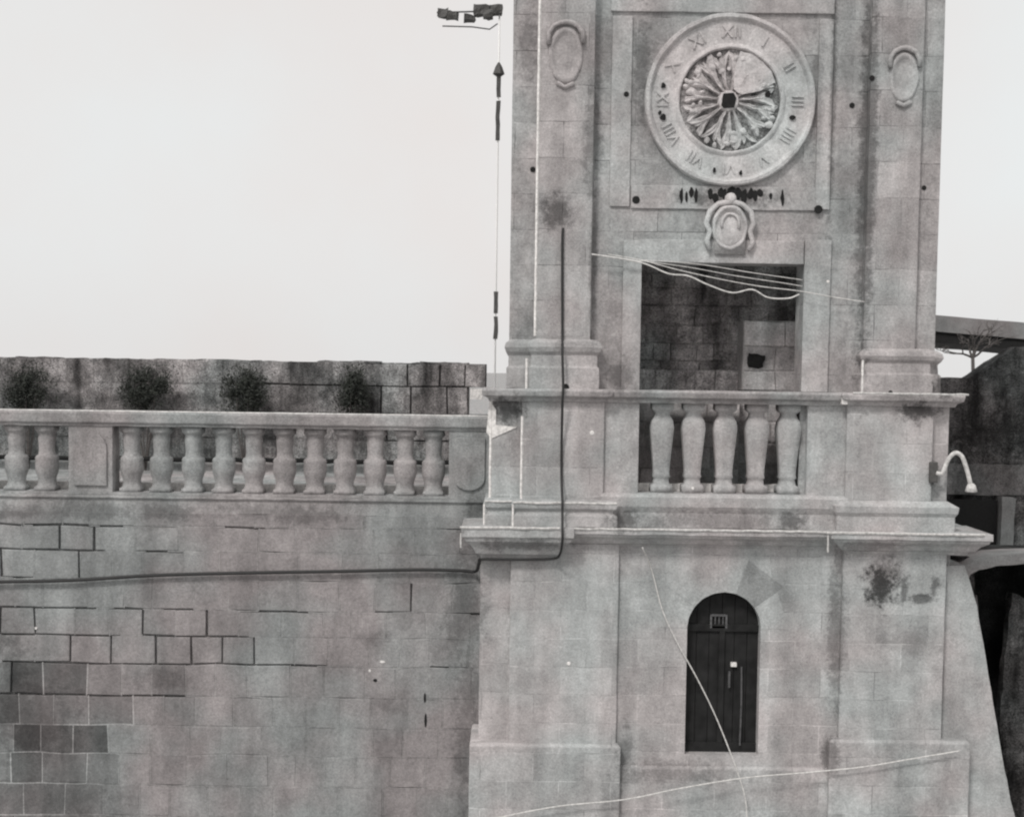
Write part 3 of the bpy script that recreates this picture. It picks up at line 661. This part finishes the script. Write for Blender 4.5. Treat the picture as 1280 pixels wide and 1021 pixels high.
m.lathe_y(kc, [(1, UY), (1, kY - .03), (.93, kY - .06), (.84, kY - .055), (.76, kY - .02), (.70, kY - .015), (.4, kY - .04), (.1, kY - .05)], 32, sx=.225, sz=.29)
m.box(kc.x - .19, kc.x + .19, kY - .03, UY, zb_k - .02, kc.z)
out = [(-.24, -.28), (-.29, -.16), (-.25, -.04), (-.30, .06), (-.25, .20), (-.15, .29), (0, .33), (.15, .29), (.25, .20), (.30, .06), (.25, -.04), (.29, -.16), (.24, -.28)]
m.tube([(kc.x + u, kY - .035, kc.z + v) for u, v in out], .034, 8)
m.lathe_y(Vector((kc.x, 0, kc.z + .36)), [(.07, UY), (.065, kY - .05), (.03, kY - .08)], 12)
m.tube([(kc.x + .11 * math.cos(t), kY - .045, kc.z + .04 + .13 * math.sin(t)) for t in [R(-20 + 220 * k / 10) for k in range(11)]], .018, 6)
for v in m.bm.verts: v.co += noise.noise_vector(v.co * 9) * .014
key = m.build('key_cartouche', M_disc, tower, smooth=True)
# arrises that catch the light, the highlight drawn as pale strips
e = MB()
def vline(px, y0, y1, Y, w=.022):
    a = P(px, y0, Y); b = P(px, y1, Y); xx = tx(px, (y0 + y1) / 2, Y); k = max(2, int(abs(a.z - b.z) / .12))
    e.tube([(xx + random.uniform(-.002, .002), Y - .002 + random.uniform(-.003, .003), a.z + (b.z - a.z) * i / k) for i in range(k + 1)], w, 5)
def hline(p0, p1, Y, z, w=.016):
    x0, x1 = tx(p0, 640, Y), tx(p1, 640, Y); k = int(abs(x1 - x0) / .1)
    e.tube([(x0 + (x1 - x0) * i / k, Y + random.uniform(-.004, .004), z + random.uniform(-.005, .005)) for i in range(k + 1)], w, 5)
vline(672, -40, 420, .002, .020); e.build('lit_edge', M_white, tower)
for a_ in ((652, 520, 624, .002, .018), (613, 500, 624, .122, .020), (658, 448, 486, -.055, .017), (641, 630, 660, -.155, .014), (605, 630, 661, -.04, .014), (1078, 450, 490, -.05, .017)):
    e = MB(); vline(*a_); e.build('lit_edge', M_white, tower)
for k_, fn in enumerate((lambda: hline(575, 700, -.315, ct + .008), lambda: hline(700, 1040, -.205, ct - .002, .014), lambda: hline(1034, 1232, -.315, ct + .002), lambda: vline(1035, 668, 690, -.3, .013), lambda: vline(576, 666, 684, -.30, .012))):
    e = MB(); fn(); e.build('lit_edge', M_dullwhite, tower)
e = MB(); hline(606, 640, -.045, zb1 - .03, .012); hline(641, 771, -.16, zb1 - .03, .014); e.build('lit_edge', M_dullwhite, tower)
e = MB(); hline(1062, 1206, -.135, z_r, .013); e.build('lit_edge', M_dullwhite, tower)
m = MB(); ppts = [(612, 500), (620, 512), (620, 531), (646, 534), (614, 548), (608, 540)]
m.prism([(P(a, b, .112).x, P(a, b, .112).z) for a, b in ppts], .108, .125); m.build('limewash_patch', M_white, tower)
m = MB(); m.box(tx(1052, 494, -.06), tx(1059, 494, -.06), -.09, 0, tz(505, 1055), tz(492, 1055)); m.build('white_chip', M_white, tower)

random.seed(12)
def patch(name, pts, Y, mat, lab=None, parent=tower, th=.006):
    out = []
    for (a, b), (c, d) in zip(pts, pts[1:] + pts[:1]):
        for k in range(5): out.append((a + (c - a) * k / 5 + random.uniform(-1.6, 1.6), b + (d - b) * k / 5 + random.uniform(-1.6, 1.6)))
    m = MB(); m.prism([(P(a, b, Y).x, P(a, b, Y).z) for a, b in out], Y - th, Y + .03); o = m.build(name, mat, parent)
    if lab: tag(o, lab)
patch('plaster_remnant', [(1134, 728), (1158, 728), (1164, 738), (1158, 744), (1134, 746)], -.05, M_trim)

m = MB()
for px, py, rr in ((711, 829, 2.6), (740, 541, 3), (866, 610, 2), (1035, 352, 2)):
    p = P(px, py, 0); m = MB(); m.lathe_y(p, [(rr / 100, 0), (rr / 130, -.008)], 8); m.build('lime_splash', M_white, tower)
for px, py, w_, h_ in ((478, 827, 4, 2), (462, 838, 2, 2), (469, 850, 3, 2.5), (531, 872, 1.6, 7), (532, 900, 1.8, 10), (45, 785, 2, 2)):
    p = P(px, py, WY); m = MB(); m.lathe_y(p, [(1, WY + .004), (.8, WY - .006)], 8, sx=w_ / 100, sz=h_ / 100)
    m.build('lime_splash' if py in (827, 838, 785) else 'open_pit', M_white if py in (827, 838, 785) else M_black, rw)
# ------------------------------------------------------------------ cables
def cable(name, pts, r, mat, label, cat, group=None, sm=6):
    V = [P(*p) for p in pts]; out = []
    n = len(V)
    for i in range(n - 1):
        p0, p1, p2, p3 = V[max(i - 1, 0)], V[i], V[i + 1], V[min(i + 2, n - 1)]
        for k in range(sm):
            t = k / sm; out.append(.5 * ((2 * p1) + (p2 - p0) * t + (2 * p0 - 5 * p1 + 4 * p2 - p3) * t * t + (3 * p1 - p0 - 3 * p2 + p3) * t ** 3))
    out.append(V[-1]); m = MB(); m.tube(out, r, 6); o = m.build(name, mat, smooth=True); return tag(o, label, cat, group)
cable('cable', [(-260, 731, .84), (-100, 730, .84), (0, 727, .84), (60, 726, .84), (110, 724, .84), (190, 719, .84), (300, 716, .84), (420, 714, .84), (520, 712, .84), (575, 713, .84), (594, 714, .80), (598, 706, .4), (600, 699, -.05)], .022, M_cable,
      'thick black cable sagging along the long block wall towards the tower', 'cable')
cable('cable', [(600, 699, -.08), (625, 699, -.09), (660, 699, -.1), (692, 698, -.1), (700, 692, -.25), (703, 676, -.36), (703, 662, -.36), (703, 640, -.24), (703, 626, -.22), (702, 600, -.05), (702, 560, -.04), (703, 505, -.16), (704, 484, -.18), (703, 440, -.14), (703, 420, -.04), (703, 360, -.03), (703, 300, -.03), (704, 285, -.03)], .016, M_cable,
      'thin black cable climbing the left pier of the tower over cornice and rail', 'cable')
GW = 'wires strung across the tower opening'
Yw = .02
for pts, r_, lab in (
    ([(690, 312), (740, 318), (800, 328), (835, 342), (860, 345), (885, 356), (915, 366), (940, 362), (960, 372), (985, 373), (999, 368)], .010, 'wavy white wire hanging lowest in the dark opening'),
    ([(760, 318), (800, 325), (850, 338), (900, 349), (950, 358), (1000, 364), (1045, 372), (1085, 378)], .006, 'pale wire running right past the opening to the right pilaster'),
    ([(800, 326), (860, 334), (920, 345), (980, 354), (1003, 358)], .005, 'thin pale wire just above the wavy one in the opening'),
    ([(800, 325), (870, 330), (940, 341), (1003, 350)], .005, 'faint straight wire highest in the dark opening')):
    cable('wire', [(a, b, Yw) for a, b in pts], r_, M_wire, lab, 'wire', GW)
cable('wire', [(803, 684, -.3), (815, 714, -.05), (828, 762, -.03), (845, 800, -.03), (870, 845, -.03), (890, 885, -.03), (905, 920, -.05), (922, 965, -.10), (932, 1000, -.14), (934, 1040, -.15), (936, 1110, -.16)], .0085, M_wire,
      'slack white wire dropping from the cornice across the black doorway to the ground', 'wire')
cable('wire', [(560, 1036, -.2), (630, 1020, -.2), (700, 1007, -.2), (780, 999, -.2), (850, 985, -.2), (930, 972, -.2), (1010, 965, -.2), (1080, 958, -.2), (1140, 948, -.2), (1200, 938, -.2)], .0085, M_wire,
      'white wire stretched low across the tower foot, rising to the right', 'wire')

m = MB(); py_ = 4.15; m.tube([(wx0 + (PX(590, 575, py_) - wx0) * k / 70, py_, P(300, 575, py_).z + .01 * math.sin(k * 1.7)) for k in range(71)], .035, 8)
tag(m.build('shade_bar', M_black, smooth=True), 'black bar for the shaded recess at the far parapet foot, glimpsed between the balusters', 'shade_bar')  # shaded recess of the far kerb, put in as a black bar
# ------------------------------------------------------------------ gooseneck lamp on the right pier
lp = thing('wall_lamp', 'white gooseneck lamp bracket bending out from the right pier of the tower', 'lamp', P(1168, 592, .0))
m = MB(); c = P(1166, 590, -.0); m.box(c.x - .05, c.x + .05, -.05, .02, c.z - .13, c.z + .13); m.build('backplate', M_pole, lp, bevel=.01)
m = MB(); pts = [(1170, 591), (1177, 592), (1181, 584), (1186, 573), (1194, 566), (1202, 570), (1207, 582), (1211, 596), (1213, 606)]
PL = [P(a, b, -.04) for a, b in pts]; PS = []
for i in range(len(PL) - 1):
    p0, p1, p2, p3 = PL[max(i - 1, 0)], PL[i], PL[i + 1], PL[min(i + 2, len(PL) - 1)]
    for k in range(5):
        t = k / 5; PS.append(.5 * ((2 * p1) + (p2 - p0) * t + (2 * p0 - 5 * p1 + 4 * p2 - p3) * t * t + (3 * p1 - p0 - 3 * p2 + p3) * t ** 3))
m.tube(PS + [PL[-1]], .028, 10); m.build('bent_pipe', M_dullwhite, lp, smooth=True)
c = P(1214, 609, -.04); m = MB(); m.lathe_z(c.x, c.y, [(.03, c.z + .05), (.055, c.z + .02), (.075, c.z - .05), (.06, c.z - .06)], 14); m.build('lamp_head', M_dullwhite, lp, smooth=True)

# ------------------------------------------------------------------ mast left of the tower
mY = 2.8; mx = tx(622, 200, mY)
mast = thing('mast', 'slim banded mast beside the upper left of the tower, dark finial and crossarm fittings', 'mast', (mx, mY, zroad))
def mz(py): return P(622, py, mY).z
for a, b in ((176, 127), (122, 94), (392, 364), (424, 396)):
    m = MB(); m.box(mx - .03, mx + .03, mY - .03, mY + .03, mz(a), mz(b)); m.rough(.1, .012, 4); m.build('dark_band', M_pole, mast)
m = MB(); m.lathe_z(mx, mY, [(.02, mz(97)), (.085, mz(93)), (.05, mz(84)), (.01, mz(78))], 10); m.build('finial', M_pole, mast)
m = MB(); m.tube([(mx, mY, zroad), (mx, mY, mz(300)), (mx, mY, mz(100)), (mx, mY, mz(14))], .012, 8); m.build('pole', M_polew, mast, smooth=True)
for a, b, y0, y1 in ((548, 560, 12, 22), (558, 572, 15, 25), (580, 594, 20, 27), (593, 610, 8, 20), (604, 616, 12, 24), (612, 628, 7, 19)):
    m = MB(); m.box(tx(a, y0, mY), tx(b, y0, mY), mY - .07, mY + .07, P(a, y1, mY).z, P(a, y0, mY).z); m.rough(.04, .03, 9); m.build('insulator', M_pole, mast)
m = MB(); m.tube([P(546, 16, mY), P(628, 14, mY)], .012); m.tube([P(553, 33, mY), P(590, 34, mY), P(612, 37, mY), P(622, 30, mY)], .01); m.build('crossarm', M_iron, mast)

# ------------------------------------------------------------------ right-hand background
HY = 7.0
def hp(px, py, Y=HY): q = P(px, py, Y); return (q.x, q.z)
house = thing('stone_outbuilding', 'dark rubble building with slanting top behind the right side of the tower', 'building', (P(1260, 600, HY).x, HY + 1, 0))
m = MB(); a = hp(1150, 490); 
m.prism([(a[0], 0), (hp(1460, 600)[0], 0), hp(1460, 430), hp(1272, 433), hp(1245, 450), hp(1212, 472), hp(1150, 474)], HY, HY + .45)
for v in m.bm.verts: pass
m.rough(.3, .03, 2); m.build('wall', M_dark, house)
m = MB(); a = P(1150, 577, HY); b = P(1460, 577, HY); m.box(a.x, b.x, HY - .12, HY + .1, P(1230, 618, HY).z, P(1230, 580, HY).z); m.rough(.2, .02); m.build('string_course', stone('dim_ledge', .16, var=.6), house)
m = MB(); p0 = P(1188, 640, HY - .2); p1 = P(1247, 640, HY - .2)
m.box(p0.x - .5, p1.x, HY - .16, HY + .02, P(1220, 740, HY).z, P(1220, 624, HY).z); m.build('black_opening', M_black, house)  # dark inside of the opening drawn as a black panel
m = MB(); p0 = P(1249, 640, HY - .2); p1 = P(1266, 640, HY - .2); m.box(p0.x, p1.x, HY - .3, HY + .02, 0, P(1260, 620, HY).z); m.rough(.2, .03); m.build('door_post', M_conc, house)
# archway beside the tower foot
AY = 1.9
ar = thing('stone_archway', 'low black archway with pale curved rim at the lower right beside the buttress', 'archway', (P(1290, 900, AY).x, AY, 0))
rim = [(1192, 760), (1194, 722), (1200, 708), (1216, 699), (1240, 693), (1285, 690), (1345, 692), (1390, 706), (1400, 740)]
def ap(px, py, Y=AY): q = P(px, py, Y); return (q.x, q.z)
m = MB()
for k in range(len(rim) - 1):
    (a, b), (c, d) = rim[k], rim[k + 1]; l = math.hypot(c - a, d - b); nx, ny = -(d - b) / l, (c - a) / l; w = 13 if k else 8
    m.prism([ap(a, b), ap(c, d), ap(c + nx * w, d + ny * w), ap(a + nx * w, b + ny * w)], AY - .1, AY + .5)
bmesh.ops.remove_doubles(m.bm, verts=m.bm.verts[:], dist=.001)
m.rough(.1, .012); m.build('arch_rim', M_conc, ar)
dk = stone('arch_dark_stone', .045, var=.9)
for a, b in ((1196, 1214), (1384, 1400)):
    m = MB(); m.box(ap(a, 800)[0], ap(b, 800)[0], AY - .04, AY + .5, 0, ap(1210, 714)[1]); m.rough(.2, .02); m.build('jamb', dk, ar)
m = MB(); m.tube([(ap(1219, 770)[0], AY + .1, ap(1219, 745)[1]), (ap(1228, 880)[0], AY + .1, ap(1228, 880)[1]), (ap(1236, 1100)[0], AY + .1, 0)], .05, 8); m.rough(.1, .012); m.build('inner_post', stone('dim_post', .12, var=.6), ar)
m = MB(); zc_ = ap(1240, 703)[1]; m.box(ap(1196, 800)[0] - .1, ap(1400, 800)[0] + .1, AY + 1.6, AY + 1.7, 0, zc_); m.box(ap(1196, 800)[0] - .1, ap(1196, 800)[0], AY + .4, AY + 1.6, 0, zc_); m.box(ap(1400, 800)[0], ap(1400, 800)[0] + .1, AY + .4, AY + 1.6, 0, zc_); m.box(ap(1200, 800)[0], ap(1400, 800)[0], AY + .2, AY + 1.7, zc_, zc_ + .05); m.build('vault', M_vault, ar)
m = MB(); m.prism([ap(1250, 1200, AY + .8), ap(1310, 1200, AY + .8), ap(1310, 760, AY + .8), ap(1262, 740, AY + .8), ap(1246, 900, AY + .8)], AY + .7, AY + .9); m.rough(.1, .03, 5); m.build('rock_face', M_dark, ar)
# flat-roofed shelter beyond
CY = 13.
sh = thing('flat_roof_shelter', 'far flat-roofed shelter with shaded underside drawn black right of the tower', 'shelter', (P(1230, 500, CY).x, CY + 2, 0))
q0 = P(1120, 390, CY); q1 = P(1420, 402, CY); zt1 = P(1168, 394, CY).z; zt2 = P(1275, 403, CY).z
m = MB(); h1 = (P(1168, 394, CY).z - P(1168, 414, CY).z)
sl_ = (zt2 - zt1) / (P(1275, 403, CY).x - P(1168, 394, CY).x)
f_ = lambda x: zt1 + sl_ * (x - P(1168, 394, CY).x)
m.prism([(q0.x, f_(q0.x) - h1), (q1.x, f_(q1.x) - h1), (q1.x, f_(q1.x)), (q0.x, f_(q0.x))], CY, CY + 3); m.rough(.4, .012, 4); m.build('roof', M_conc, sh)
h2 = .24; m = MB(); m.prism([(q0.x + .05, f_(q0.x) - h1 - h2), (q1.x - .05, f_(q1.x) - h1 - h2), (q1.x - .05, f_(q1.x) - h1), (q0.x + .05, f_(q0.x) - h1)], CY + .06, CY + 2.9); m.rough(.3, .012, 4); m.build('shaded_underside', M_black, sh)  # shade under the roof put in as a black slab
for px in (1135, 1330):
    q = P(px, 420, CY); m = MB(); m.box(q.x - .15, q.x + .15, CY + .5, CY + .8, 0, q.z - .1); m.build('post', M_dark, sh)
# bare tree
random.seed(8)
BY = 10.
base = P(1222, 600, BY); base.z = 0
tr = thing('bare_tree', 'leafless twiggy tree in front of the far flat roof at the right', 'tree', base)
m = MB(); top = P(1216, 447, BY); m.tube([base, base.lerp(top, .5) + Vector((.1, 0, 0)), top], .07, 8, .035); m.build('trunk', M_bark, tr, smooth=True)
m = MB()
def branch(p, d, L_, r_, n):
    q = p; pts = [p.copy()]
    for i in range(4):
        d = (d + Vector((random.gauss(0, .22), random.gauss(0, .2), random.gauss(0, .15)))).normalized(); q = q + d * L_ / 4; pts.append(q.copy())
    m.tube(pts, r_, 5, r_ * .5)
    if n:
        for k in range(3):
            i = random.choice((2, 3, 4)); dd = (d + Vector((random.gauss(.1, .6), random.gauss(0, .5), random.gauss(.1, .45)))).normalized(); branch(pts[i], dd, L_ * random.uniform(.5, .75), r_ * .55, n - 1)
for a in ((-.5, 0, .9), (.5, 0, .7), (.9, 0, .35), (.1, .2, 1), (-.9, 0, .3)): branch(top, Vector(a), .42, .026, 3)
m.build('crown', M_bark, tr)
